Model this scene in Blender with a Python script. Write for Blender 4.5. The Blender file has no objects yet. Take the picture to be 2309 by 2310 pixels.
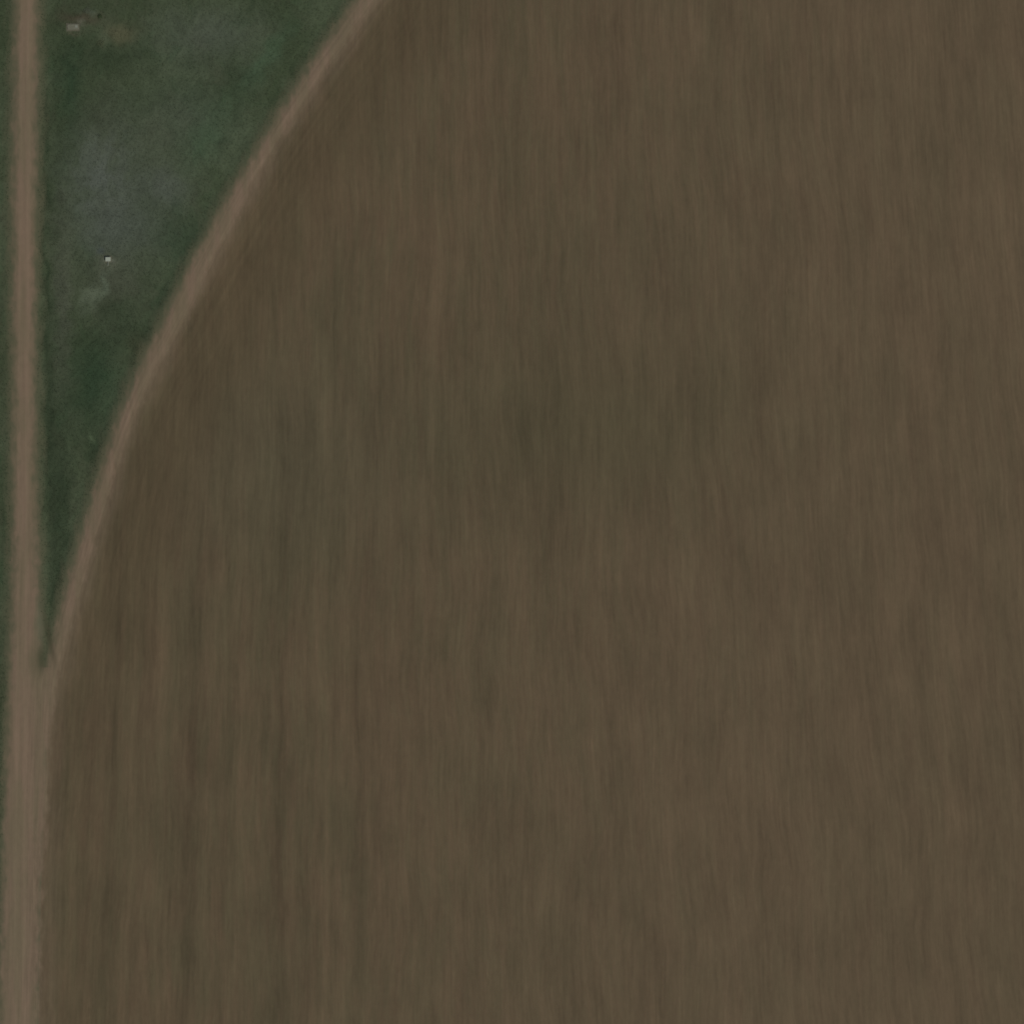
import bpy, math, random
import numpy as np
random.seed(7); rng = np.random.default_rng(7)
K = 0.105                      # metres per survey unit (1 unit = one pixel of the aerial survey)
CX, CY = 1154.5, 1155.0
sc = bpy.context.scene
col = sc.collection
def W(x, y): return ((x-CX)*K, (CY-y)*K)

# ------------------------------------------------------------------ layout curves (survey units)
TP = [(826,0),(717,155),(616,310),(524,466),(453,600),(414,680),(395,722),(360,785),(330,843),(297,916),(255,1033),(219,1150),(190,1250),(163,1340),(141,1431),(118,1522),(110,1600)]
cc, R0 = (3841.7, 2336.0), 3811.3
ys = np.arange(-760, 3100, 1.0)
ty = [p[1] for p in TP]; tx = [p[0] for p in TP]
ey = np.arange(-1100, -60, 40.0); ex = cc[0]-np.sqrt(R0**2-(ey-cc[1])**2)-4
ay = np.concatenate([ey, ty, [1900, 2300, 3300]]); ax = np.concatenate([ex, tx, [96, 90, 85]])
raw = np.interp(np.arange(-1000, 3300, 1.0), ay, ax)
g = np.exp(-0.5*(np.arange(-100, 101)/22.0)**2); g /= g.sum()
sm = np.convolve(raw, g, mode='same')
yy0 = np.arange(-1000, 3300, 1.0)
def TC(y): return np.interp(y, yy0, sm)
def COS(y):
    d = (TC(y+20)-TC(y-20))/40.0
    return 1/np.sqrt(1+d*d)
def HW(y): return np.interp(y, [-700,0,310,466,680,843,1033,1250,1431,1522,1600], [18,18,15,18,21,17,15,16,16,16,12])
def lut(px, py):
    def f(y): return np.interp(y, py, px)
    return f
RLf = lut([34,39,33,33,33,30,20,9,-1,-8], [-700,0,400,850,1250,1400,1600,1950,2310,3000])
RRa = lut([82,82,79,76,82,87,92,97,122,110,104,93,88,84], [-700,0,400,850,1250,1400,1470,1516,1600,1700,1850,2000,2310,3000])
def RL(y): return RLf(y)
def TL(y): return TC(y)-HW(y)/COS(y)
def TR(y): return np.where(y > 1590, RRa(y), TC(y)+HW(y)/COS(y)*np.interp(y, [1522,1600],[1,.9]))
JY, JE = 1512.0, 1596.0
def RR(y):
    a = np.minimum(RRa(y), TL(y))
    t = np.clip((y-JY)/(JE-JY), 0, 1)
    b = TL(y)*(1-t)+TR(y)*t
    return np.where(y <= JY, np.where(y > JY-1, TL(y), a), np.where(y < JE, b, TR(y)))

def sd(x, y):
    r = np.minimum(x-RL(y), np.where(y < JY, RR(y), TR(y))-x)
    t = np.minimum(x-TL(y), TR(y)-x)*COS(y)
    t = np.where(y > 1620, -99, t)
    return np.maximum(r, t)
def fade(x, y):
    d = np.minimum(np.minimum(x+600, 2950-x), np.minimum(y+600, 2950-y))
    return np.clip(d/300, 0, 1)
def bumpsum(x, y, s, seed):
    r = np.random.default_rng(seed); z = 0
    for i in range(7):
        a = r.uniform(0, math.pi*2); f = s*r.uniform(.6, 1.6); p = r.uniform(0, 6.28)
        z = z+np.sin((x*math.cos(a)+y*math.sin(a))*f+p)
    return z/7
def height(x, y):
    """ground relief in metres: crowned road, shallow ditches, uneven verge, gently rolling field"""
    s = sd(x, y)
    road = np.where(s > 0, .10*np.clip(s/14, 0, 1), 0)
    side = (x < TC(y)) & (s < 0)
    ditch = np.where(side, -.30*np.exp(-((-s-32)/18.0)**2), 0)
    verge = np.where(side, .16*bumpsum(x, y, .05, 3)*np.clip(-s/20, 0, 1), 0)
    fl = np.where(x > TC(y), .25*bumpsum(x, y, .006, 5)*np.clip((x-TC(y))/200, 0, 1), 0)
    return (road+ditch+verge+fl)*fade(x, y)+.03-.83*(1-fade(x, y))

# ------------------------------------------------------------------ node helper
class N:
    def __init__(s, name):
        s.m = bpy.data.materials.new(name); s.m.use_nodes = True
        s.t = s.m.node_tree; s.b = s.t.nodes['Principled BSDF']
        s.b.inputs['Roughness'].default_value = .95
        s.b.inputs['Specular IOR Level'].default_value = .15
    def new(s, typ, **k):
        n = s.t.nodes.new(typ)
        for a, v in k.items(): setattr(n, a, v)
        return n
    def put(s, sock, v):
        if isinstance(v, bpy.types.NodeSocket): s.t.links.new(v, sock)
        elif v is not None:
            sock.default_value = v
    def ma(s, op, a, b=0.0, c=None, clamp=False):
        n = s.new('ShaderNodeMath', operation=op, use_clamp=clamp)
        s.put(n.inputs[0], a); s.put(n.inputs[1], b)
        if c is not None: s.put(n.inputs[2], c)
        return n.outputs[0]
    def add(s, a, b): return s.ma('ADD', a, b)
    def mul(s, a, b): return s.ma('MULTIPLY', a, b)
    def sub(s, a, b): return s.ma('SUBTRACT', a, b)
    def step(s, v, lo, hi, to0=0.0, to1=1.0):
        n = s.new('ShaderNodeMapRange', interpolation_type='SMOOTHSTEP')
        s.put(n.inputs['Value'], v)
        for k, q in zip(('From Min','From Max','To Min','To Max'), (lo, hi, to0, to1)): s.put(n.inputs[k], q)
        return n.outputs[0]
    def vec(s, x, y, z=0.0):
        n = s.new('ShaderNodeCombineXYZ')
        s.put(n.inputs[0], x); s.put(n.inputs[1], y); s.put(n.inputs[2], z)
        return n.outputs[0]
    def noise(s, x, y, sx, sy, detail=2, rough=.5, seed=0.0):
        """noise centred on 0, about -1..1; sx, sy are feature sizes in survey units"""
        v = s.vec(s.mul(x, 1/sx), s.mul(y, 1/sy), seed)
        n = s.new('ShaderNodeTexNoise'); s.put(n.inputs['Vector'], v)
        n.inputs['Scale'].default_value = 1; n.inputs['Detail'].default_value = detail; n.inputs['Roughness'].default_value = rough
        return s.ma('MULTIPLY_ADD', n.outputs[0], 4.0, -2.0)
    def mix(s, f, a, b, mode='MIX'):
        n = s.new('ShaderNodeMix', data_type='RGBA', blend_type=mode)
        s.put(n.inputs[0], f)
        for i, v in ((6, a), (7, b)):
            s.put(n.inputs[i], v)
        return n.outputs[2]
    def blob(s, x, y, cx, cy, rx, ry, rot=0.0):
        c, q = math.cos(math.radians(rot)), math.sin(math.radians(rot))
        dx, dy = s.sub(x, cx), s.sub(y, cy)
        u = s.add(s.mul(dx, c/rx), s.mul(dy, q/rx)); v = s.add(s.mul(dx, -q/ry), s.mul(dy, c/ry))
        r = s.add(s.mul(u, u), s.mul(v, v))
        return s.ma('POWER', 2.718, s.mul(r, -1.0))
    def scale(s, c, f):
        n = s.new('ShaderNodeVectorMath', operation='SCALE')
        s.put(n.inputs[0], c); s.put(n.inputs['Scale'], f)
        return n.outputs[0]
GAIN = 1.0
def C(r, g_, b, k=1.0):
    f = lambda v: ((v/255+.055)/1.055)**2.4 if v > 10 else v/3295
    return (f(r)*k*GAIN, f(g_)*k*GAIN, f(b)*k*GAIN, 1)

def coords(n):
    geo = n.new('ShaderNodeNewGeometry'); sp = n.new('ShaderNodeSeparateXYZ')
    n.t.links.new(geo.outputs['Position'], sp.inputs[0])
    x = n.ma('MULTIPLY_ADD', sp.outputs[0], 1/K, CX)
    y = n.ma('MULTIPLY_ADD', sp.outputs[1], -1/K, CY)
    return x, y
def attr(n, name):
    a = n.new('ShaderNodeAttribute', attribute_name=name); return a.outputs['Fac']

def grass_colour(n, x, y, gain=1.0):
    wx = n.add(x, n.mul(n.noise(x, y, 40, 40, 2, .5, 9.1), 14)); wy = n.add(y, n.mul(n.noise(x, y, 40, 40, 2, .5, 4.4), 14))
    c = n.mix(n.step(n.noise(wx, wy, 110, 150, 3, .55, 1.3), -.6, .6), C(55,64,43), C(66,74,53))
    c = n.mix(n.mul(n.step(n.noise(wx, wy, 70, 110, 3, .55, 2.7), .0, 1.0), .4), c, C(66,66,50))
    c = n.mix(n.mul(n.step(n.noise(wx, wy, 60, 90, 3, .6, 6.2), .1, 1.0), .55), c, C(48,64,41))
    def B(col_, amt, *a):
        nonlocal c
        c = n.mix(n.mul(n.blob(wx, wy, *a), amt), c, col_)
    dark, deep, olive, grey, pale = C(43,53,35), C(42,57,38), C(64,64,43), C(78,83,72), C(88,94,76)
    B(grey, n.step(n.noise(wx, wy, 30, 60, 3, .6, 51.0), -1.1, .5, .35, 1.0), 235, 400, 80, 120, 0);  B(grey, .75, 370, 420, 55, 40, 10); B(grey, .7, 250, 510, 60, 60)
    B(C(72,78,65), .6, 470, 80, 120, 60, 0); B(C(70,79,62), .6, 430, 270, 110, 90, 30); B(C(70,76,64), .6, 300, 520, 110, 70, 0); B(C(70,72,58), .6, 260, 640, 70, 60); B(C(69,74,58), .5, 330, 330, 80, 80)
    B(C(57,63,46), .7, 215, 255, 40, 40)
    B(deep, .85, 160, 190, 26, 90); B(deep, .8, 390, 690, 50, 60, 30); B(dark, .7, 300, 760, 60, 50)
    B(deep, .85, 215, 860, 60, 110); B(dark, .9, 220, 1010, 26, 50); B(dark, .85, 140, 1130, 24, 190)
    B(dark, .8, 128, 1330, 14, 80); B(C(70,73,58), .75, 142, 660, 22, 190); B(dark, .9, 101, 560, 7, 420); B(dark, .8, 112, 980, 10, 240); B(C(64,62,44), .6, 330, 800, 40, 30, 40); B(dark, .5, 250, 700, 30, 30); B(deep, .6, 420, 540, 60, 60, 40)
    B(dark, .6, 545, 170, 40, 40, 40); B(C(64,84,60), .5, 600, 130, 20, 90, 38); B(C(66,84,60), .4, 470, 310, 30, 70, 30)
    B(C(88,95,76), .7, 205, 672, 16, 24, 20); B(C(86,95,76), .7, 233, 650, 9, 34, 20)
    B(C(80,92,66), .55, 212, 985, 10, 16, -30)
    B(C(82,80,58), .7, 275, 75, 30, 20); B(C(82,88,66), .7, 228, 98, 14, 14); B(C(82,88,72), .6, 195, 24, 12, 10)
    B(C(66,60,46), .8, 180, 45, 50, 16); B(dark, .7, 240, 130, 60, 26)
    B(C(82,84,68), .6, 243, 594, 24, 20); B(C(104,107,92), .8, 244, 590, 9, 8); B(C(60,66,62), .7, 229, 566, 9, 9)  # pale ground at the box; last blob paints its cast shadow into the grass
    B(C(92,90,74), .7, 186, 58, 8, 9); B(C(84,80,62), .5, 165, 74, 22, 6)
    f = n.add(n.mul(n.noise(wx, wy, 18, 26, 4, .65, 3.1), .17), 1.0)
    st = n.noise(n.add(n.mul(x, .82), n.mul(y, .57)), n.sub(n.mul(y, .82), n.mul(x, .57)), 9, 60, 3, .6, 71.0)
    f = n.add(f, n.mul(st, .10))
    f = n.add(f, n.mul(n.noise(x, y, 5, 7, 2, .6, 8.8), .05))
    return n.scale(c, n.mul(f, gain))

def ground_material(name, kind):
    n = N(name); x, y = coords(n)
    s = attr(n, 'edge'); dt = attr(n, 'track_distance')
    # ---- bare tilled soil
    slant = n.mul(n.mul(n.sub(y, 1155.0), n.sub(x, 900.0)), -6e-5)
    fx = n.add(x, slant)
    fx = n.add(fx, n.mul(n.noise(x, y, 260, 400, 2, .5, 12.0), 10))
    hue = n.add(n.mul(n.noise(fx, y, 60, 340, 4, .6, .7), .55), n.mul(n.noise(x, y, 330, 380, 3, .6, 5.5), .5))
    hue = n.add(hue, n.mul(n.noise(fx, y, 17, 150, 3, .6, 2.2), .5))
    soil = n.mix(n.step(hue, -.75, .75), C(81,72,52), C(87,73,54))
    soil = n.mix(n.step(n.add(x, n.mul(y, .25)), 900, 2300, 0, .55), soil, C(90,76,57))
    L = n.mul(n.noise(fx, y, 32, 420, 3, .6, 7.7), .060)
    L = n.add(L, n.mul(n.noise(fx, y, 12, 130, 3, .65, 3.9), .060))
    L = n.add(L, n.mul(n.noise(fx, y, 6, 34, 2, .6, 1.9), .032))
    L = n.add(L, n.mul(n.noise(x, y, 120, 200, 4, .6, 8.1), .055))
    L = n.add(L, n.mul(n.noise(x, y, 9, 12, 3, .65, 6.6), .026))
    L = n.add(L, n.mul(n.noise(fx, y, 6.5, 150, 2, .5, 61.0), .040))
    fl = n.mul(n.step(n.noise(x, y, 60, 90, 2, .5, 31.0), .75, 1.25), n.noise(x, y, 3.4, 26, 1, .5, 17.0))
    L = n.add(L, n.mul(fl, .12))
    def line(cx, w, amt, y0, y1):
        nonlocal L
        q = n.ma('DIVIDE', n.sub(fx, cx), w)
        e = n.ma('POWER', 2.718, n.mul(n.mul(q, q), -1.0))
        e = n.mul(e, n.mul(n.step(y, y0, y0+300), n.step(y, y1, y1+200, 1, 0)))
        L = n.add(L, n.mul(e, amt))
    for a in ((276,14,-.06,1000,2600),(449,17,-.07,1150,2300),(638,14,-.07,1000,2400),(811,12,-.05,1200,2300),
              (322,10,.07,1300,2600),(385,14,.05,1150,2300),(745,8,.08,1500,2400),(730,16,.07,600,1500),(560,14,.05,1300,2000),
              (1190,12,-.05,300,1000),(1240,26,-.05,700,1300),(1075,9,-.04,1200,2000),(980,10,.05,300,900),(1520,12,.05,1000,1800)):
        line(*a)
    soil = n.mix(n.mul(n.blob(x, y, 1320, 960, 360, 200, -8), .75), soil, C(76,69,49))
    soil = n.mix(n.mul(n.blob(x, y, 640, 1050, 280, 220, 0), .75), soil, C(78,71,52))
    # darker untouched ring just inside the track, paler wash beside it
    dn = n.add(dt, n.mul(n.noise(x, y, 90, 130, 3, .6, 15.0), 14))
    ring = n.mul(n.step(dn, 25, 75), n.step(dn, 110, 260, 1, 0))
    ring = n.mul(ring, n.step(y, 1200, 1900, 1, .25))
    soil = n.mix(n.mul(ring, .60), soil, C(76,65,46))
    arc = n.noise(n.add(dt, 0), y, 9, 400, 3, .55, 21.0)
    L = n.add(L, n.mul(n.mul(arc, .06), n.step(dt, 60, 200, 1, 0)))
    wash = n.mul(n.step(dn, 18, 52, 1, 0), n.step(y, 1350, 1600, 1, .55))
    soil = n.mix(n.mul(wash, .55), soil, C(98,84,66))
    soil = n.scale(soil, n.add(n.mul(L, 1.7), 1.0))
    # ---- grass
    grass = grass_colour(n, x, y)
    side = n.step(n.add(s, n.mul(n.noise(x, y, 12, 60, 3, .6, 3.3), 9)), -34, -4)     # thin dusty grass along the roads
    grass = n.mix(n.mul(side, .8), grass, C(79,77,57))
    # ---- packed earth
    dirt = n.mix(n.step(n.noise(x, y, 26, 200, 3, .55, 4.9), -.7, .7), C(101,89,69), C(109,92,74))
    dL = n.add(n.mul(n.noise(x, y, 6, 160, 3, .6, 13.0), .045), n.mul(n.noise(x, y, 9, 16, 2, .6, 14.0), .025))
    dL = n.add(dL, n.mul(n.mul(n.noise(dt, y, 5.5, 160, 2, .6, 24.0), .06), n.step(dt, -55, -30)))
    for wx_ in (49, 67):       # faint wheel lines along the straight road
        q = n.ma('DIVIDE', n.sub(n.add(x, n.mul(y, .006)), wx_), 5.0)
        dL = n.add(dL, n.mul(n.ma('POWER', 2.718, n.mul(n.mul(q, q), -1.0)), .045))
    fringe = n.mul(n.mul(n.step(x, 66, 84), n.step(y, 1780, 1960)), n.step(n.noise(x, y, 9, 40, 3, .6, 41.0), -.6, .9))
    dirt = n.mix(n.mul(fringe, .5), dirt, C(82,72,54))
    dirt = n.scale(dirt, n.add(n.mul(dL, 1.9), 1.0))
    sn = n.add(s, n.mul(n.noise(x, y, 16, 34, 3, .55, 19.0), 9))
    m = n.step(sn, -13, 13)
    land = {'field': soil, 'verge': grass, 'west': n.mix(n.step(x, -120, -80), soil, grass),
            'main': n.mix(n.step(dt, -4, 4), grass, soil)}[kind]
    c = n.mix(m, land, dirt)
    # junction wedge: pale trodden grass
    c = n.mix(n.mul(n.blob(x, y, 90, 1405, 10, 48), .7), c, C(90,88,68))
    c = n.mix(n.mul(n.blob(x, y, 112, 1440, 7, 60, -12), .75), c, C(62,60,42))
    c = n.mix(n.mul(n.blob(x, y, 93, 1488, 10, 32), .85), c, C(60,62,43))
    c = n.mix(n.mul(n.blob(x, y, 76, 1495, 12, 30), .5), c, C(84,78,58))
    n.put(n.b.inputs['Base Color'], c)
    h = n.add(n.mul(n.noise(fx, y, 5.5, 46, 3, .6, 1.9), .5), n.mul(n.noise(x, y, 4, 5, 3, .6, 2.4), .5))
    bp = n.new('ShaderNodeBump'); bp.inputs['Strength'].default_value = .35; bp.inputs['Distance'].default_value = .025
    n.put(bp.inputs['Height'], h); n.put(n.b.inputs['Normal'], bp.outputs[0])
    return n.m

# ------------------------------------------------------------------ terrain strips, butted edge to edge
def strip(name, rows, lf, rf, ncol, mat, power=1.0, **props):
    u = np.linspace(0, 1, ncol+1)
    if power != 1.0: u = u**power
    Y = np.repeat(rows[:, None], ncol+1, 1)
    l = lf(rows)[:, None]; r = rf(rows)[:, None]
    X = l+(r-l)*u[None, :]
    Z = height(X, Y)
    co = np.stack([(X-CX)*K, (CY-Y)*K, Z], -1).reshape(-1, 3)
    nr = len(rows); nc = ncol+1
    i = (np.arange(nr-1)[:, None]*nc+np.arange(ncol)[None, :]).ravel()
    f = np.stack([i, i+nc, i+nc+1, i+1], -1)
    me = bpy.data.meshes.new(name); me.from_pydata(co.tolist(), [], f.tolist())
    a = me.attributes.new('edge', 'FLOAT', 'POINT'); a.data.foreach_set('value', sd(X, Y).ravel().astype(np.float32))
    a = me.attributes.new('track_distance', 'FLOAT', 'POINT'); a.data.foreach_set('value', ((X-TC(Y))*COS(Y)).ravel().astype(np.float32))
    me.polygons.foreach_set('use_smooth', [True]*len(me.polygons))
    me.materials.append(mat)
    o = bpy.data.objects.new(name, me); col.objects.link(o)
    for k, v in props.items(): o[k] = v
    return o
mat = ground_material('soil_grass_and_dirt', 'main')
matw = ground_material('west_land', 'west')
matf = ground_material('tilled_soil', 'field'); matv = ground_material('verge_grass', 'verge')
rows = np.concatenate([np.arange(-600, JY, 8.0), [JY], np.arange(JY+7, JE, 7.0), [JE], np.arange(JE+8, 2950, 8.0), [2950.0]])
up = rows[rows <= JY]; mid = rows[rows <= JE]
const = lambda v: (lambda y: np.full_like(y, float(v)))
strip('field', rows, lambda y: TR(y), const(2950), 260, matf, 1.5, kind='structure')
strip('dirt_track', mid, lambda y: np.where(y <= JY, TL(y), RR(y)), TR, 10, mat, kind='structure')
strip('dirt_road', rows, RL, lambda y: RR(y), 12, mat, kind='structure')
strip('grass_verge', up, RR, TL, 60, matv, kind='structure')
strip('grass_verge_west', rows, const(-110), RL, 16, matw, kind='structure')
strip('field_west', rows, const(-600), const(-110), 30, matw, kind='structure')

# far ground sheet out to the horizon
me = bpy.data.meshes.new('ground'); S = 6000
me.from_pydata([(-S,-S,-.82),(S,-S,-.82),(S,S,-.82),(-S,S,-.82)], [], [(0,1,2,3)])
n = N('far_ground'); x, y = coords(n)
c = n.mix(n.step(n.noise(x, y, 2400, 3000, 3, .5, 1.0), -.2, .2), C(82,71,53), C(68,68,49))
c = n.scale(c, n.add(1.0, n.mul(n.noise(x, y, 40, 300, 3, .6, 3.0), .06)))
n.put(n.b.inputs['Base Color'], c); me.materials.append(n.m)
o = bpy.data.objects.new('ground', me); o['kind'] = 'structure'; col.objects.link(o)

# ------------------------------------------------------------------ grass tufts growing on the verges (uncountable)
def tufts():
    V = []; F = []; cnt = 0
    N_ = 60000
    xs = rng.uniform(-60, 880, N_*3); yy = rng.uniform(-120, 1505, N_*3)
    e = sd(xs, yy)
    p = np.clip((-e-5)/22, 0, 1)
    ok = (xs < TL(yy)) & (rng.random(len(xs)) < p)
    x1, y1 = xs[ok][:N_], yy[ok][:N_]
    x2 = rng.uniform(-40, 30, 9000); y2 = rng.uniform(1500, 2400, 9000); e2 = sd(x2, y2)
    ok = (e2 < 0) & (rng.random(9000) < np.clip((-e2-4)/14, 0, 1)); x1 = np.r_[x1, x2[ok]]; y1 = np.r_[y1, y2[ok]]
    z1 = height(x1, y1)
    for i in range(len(x1)):
        X, Y = (x1[i]-CX)*K, (CY-y1[i])*K; z = z1[i]-.01
        hgt = random.uniform(.06, .20); a0 = random.uniform(0, 6.28)
        for b in range(3):
            a = a0+b*2.09+random.uniform(-.5, .5); w = random.uniform(.03, .07); ln = random.uniform(.5, 1.4)*hgt
            ca, sa = math.cos(a), math.sin(a)
            V += [(X-sa*w, Y+ca*w, z), (X+sa*w, Y-ca*w, z), (X+ca*ln, Y+sa*ln, z+hgt)]
            F.append((cnt, cnt+1, cnt+2)); cnt += 3
    me = bpy.data.meshes.new('grass'); me.from_pydata(V, [], F)
    n = N('grass_blades'); x, y = coords(n)
    n.put(n.b.inputs['Base Color'], grass_colour(n, x, y, 1.15)); me.materials.append(n.m)
    o = bpy.data.objects.new('grass', me); col.objects.link(o)
    o['kind'] = 'stuff'; o['label'] = 'short dark green grass growing on the verges beside the dirt road'; o['category'] = 'grass'
tufts()

# ------------------------------------------------------------------ things
import bmesh
def simple(name, c, rough=.9, nz=.12, size=3.0):
    n = N(name); tc = n.new('ShaderNodeTexCoord'); nn = n.new('ShaderNodeTexNoise')
    n.t.links.new(tc.outputs['Object'], nn.inputs['Vector']); nn.inputs['Scale'].default_value = size; nn.inputs['Detail'].default_value = 5
    n.put(n.b.inputs['Base Color'], n.scale(n.mix(1.0, c, c), n.ma('MULTIPLY_ADD', nn.outputs[0], nz*4, 1-nz*2)))
    n.b.inputs['Roughness'].default_value = rough
    return n.m
def bm_obj(name, bm, m, parent=None, loc=(0,0,0)):
    me = bpy.data.meshes.new(name); bm.to_mesh(me); bm.free(); me.materials.append(m)
    o = bpy.data.objects.new(name, me); col.objects.link(o); o.location = loc
    if parent: o.parent = parent
    return o
def box(bm, x0, x1, y0, y1, z0, z1, bevel=0.0, jit=0.0):
    b2 = bmesh.new(); bmesh.ops.create_cube(b2, size=1)
    for v in b2.verts:
        v.co = ((x0+x1)/2+v.co.x*(x1-x0)+random.uniform(-jit, jit), (y0+y1)/2+v.co.y*(y1-y0)+random.uniform(-jit, jit), (z0+z1)/2+v.co.z*(z1-z0))
    if bevel: bmesh.ops.bevel(b2, geom=b2.edges[:], offset=bevel, segments=2, affect='EDGES')
    me = bpy.data.meshes.new('t'); b2.to_mesh(me); b2.free(); bm.from_mesh(me); bpy.data.meshes.remove(me)
def cyl(bm, p, q, r, seg=12):
    from mathutils import Vector, Matrix
    p, q = Vector(p), Vector(q); d = q-p
    M = Matrix.Translation((p+q)/2) @ d.to_track_quat('Z', 'Y').to_matrix().to_4x4()
    bmesh.ops.create_cone(bm, cap_ends=True, segments=seg, radius1=r, radius2=r, depth=d.length, matrix=M)
def thing(name, x, y, label, cat, rz=0.0):
    X, Y = W(x, y); z = float(height(np.array([float(x)]), np.array([float(y)]))[0])
    o = bpy.data.objects.new(name, None); col.objects.link(o); o.location = (X, Y, z); o.rotation_euler.z = rz
    o['label'] = label; o['category'] = cat
    return o
conc = simple('weathered_concrete', C(98,97,81,.95), .9, .10, 2.0)
conc2 = simple('pale_concrete', C(142,146,130), .85, .06, 3.0)
rim = simple('stained_concrete', C(86,84,68), .95, .12, 3.0)
steel = simple('dull_metal', C(112,114,100), .6, .08, 6.0)

# long low slab near the road
t = thing('concrete_slab', 165, 61, 'flat pale rectangular concrete slab lying in the grass just east of the dirt road', 'slab', math.radians(2))
b = bmesh.new(); box(b, -1.62, 1.62, -.98, .95, -.2, .05, .03, .05); bm_obj('foundation', b, rim, t)
b = bmesh.new(); box(b, -1.30, 1.38, -.66, .72, .053, .22, .04, .03); bm_obj('slab_top', b, conc, t)
b = bmesh.new(); box(b, .52, 1.12, -.20, .42, .223, .27, .015); bm_obj('hatch', b, steel, t)
# small box
t = thing('concrete_box', 244.5, 585, 'small bright grey square box with a short pipe, standing alone in the rough grass', 'box')
b = bmesh.new(); box(b, -.80, .82, -.72, .72, -.2, .05, .03, .05); bm_obj('foundation', b, rim, t)
b = bmesh.new(); box(b, -.58, .58, -.46, .46, .053, .55, .03); bm_obj('body', b, conc2, t)
l = bmesh.new(); box(l, -.62, .62, -.50, .50, .553, .63, .02); lid = bm_obj('lid', l, conc2, t)
b = bmesh.new(); box(b, -.08, .08, -.46, -.42, .633, .67, .008); bm_obj('handle', b, steel, lid)
b = bmesh.new(); cyl(b, (0, -.45, .2), (0, -1.45, .2), .10); cyl(b, (0, -1.40, -.1), (0, -1.40, .28), .12); bm_obj('pipe', b, steel, t)

# low weeds one can tell apart
def leafy(bm, R, H, cnt, leaf):
    for i in range(cnt):
        a = random.uniform(0, 6.283); r = R*math.sqrt(random.random())*random.uniform(.8, 1.1)
        r *= 1+.25*math.sin(a*3+R*5)
        z = H*(1-(min(r/R, 1))**2)*random.uniform(.35, 1.0)+.03
        px, py = r*math.cos(a), r*math.sin(a); b_ = random.uniform(0, 6.283); w = leaf*random.uniform(.5, 1.1)
        dz = random.uniform(-.5, .5)*w
        v = [bm.verts.new(c) for c in ((px-w*math.cos(b_), py-w*math.sin(b_), z-dz), (px+w*.4*math.sin(b_), py-w*.4*math.cos(b_), z),
                                      (px+w*math.cos(b_), py+w*math.sin(b_), z+dz), (px-w*.4*math.sin(b_), py+w*.4*math.cos(b_), z+.02))]
        bm.faces.new(v)
def plant(name, x, y, label, cat, R, H, cnt, leaf, c, group=None):
    t = thing(name, x, y, label, cat)
    if group: t['group'] = group
    b = bmesh.new(); leafy(b, R, H, cnt, leaf); bm_obj('foliage', b, simple(name+'_leaves', c, .9, .15, 1.5), t)
    b = bmesh.new()
    for k in range(7):
        a = k*.9; cyl(b, (0, 0, -.05), (R*.55*math.cos(a), R*.55*math.sin(a), H*.6), .012, 5)
    bm_obj('stems', b, simple(name+'_stem', C(84,72,52), .9), t)
plant('bush', 226, 37, 'small dark green bush in the grass right of the pale concrete slab', 'bush', .55, .35, 600, .08, C(58,68,44))
plant('weed_clump', 197, 24, 'small pale dusty weed clump just above and right of the concrete slab', 'weeds', .85, .22, 500, .07, C(82,88,70), 'pale weed clumps in the north west grass')
plant('weed_clump', 228, 97, 'pale green weed clump below and right of the concrete slab', 'weeds', 1.0, .22, 650, .07, C(80,86,62), 'pale weed clumps in the north west grass')

# ------------------------------------------------------------------ light, sky, camera
EL, AZ = math.radians(52), math.radians(138)      # morning sun from the south east (azimuth clockwise from north)
sun = bpy.data.lights.new('sun', 'SUN'); sun.energy = 3.0; sun.angle = math.radians(.5); sun.color = (1, .965, .91)
so = bpy.data.objects.new('sun', sun); col.objects.link(so)
from mathutils import Vector
d = Vector((math.sin(AZ)*math.cos(EL), math.cos(AZ)*math.cos(EL), math.sin(EL)))
so.rotation_euler = d.to_track_quat('Z', 'Y').to_euler()
w = bpy.data.worlds.new('World'); sc.world = w; w.use_nodes = True
nt = w.node_tree; bg = nt.nodes['Background']; sky = nt.nodes.new('ShaderNodeTexSky')
sky.sky_type = 'NISHITA'; sky.sun_disc = False; sky.sun_elevation = EL; sky.sun_rotation = AZ
nt.links.new(sky.outputs[0], bg.inputs[0]); bg.inputs[1].default_value = .07
cam = bpy.data.cameras.new('camera'); co = bpy.data.objects.new('camera', cam); col.objects.link(co)
H = 1500.0; co.location = (0, 0, H); co.rotation_euler = (0, 0, 0)
cam.sensor_fit = 'VERTICAL'; cam.angle = 2*math.atan(1155*K/H); cam.clip_start = 10; cam.clip_end = 30000
sc.camera = co
sc.view_settings.view_transform = 'Standard'; sc.view_settings.look = 'None'; sc.view_settings.exposure = 0
sc.render.engine = 'CYCLES'; sc.cycles.max_bounces = 3; sc.cycles.diffuse_bounces = 2; sc.cycles.filter_width = 1.8
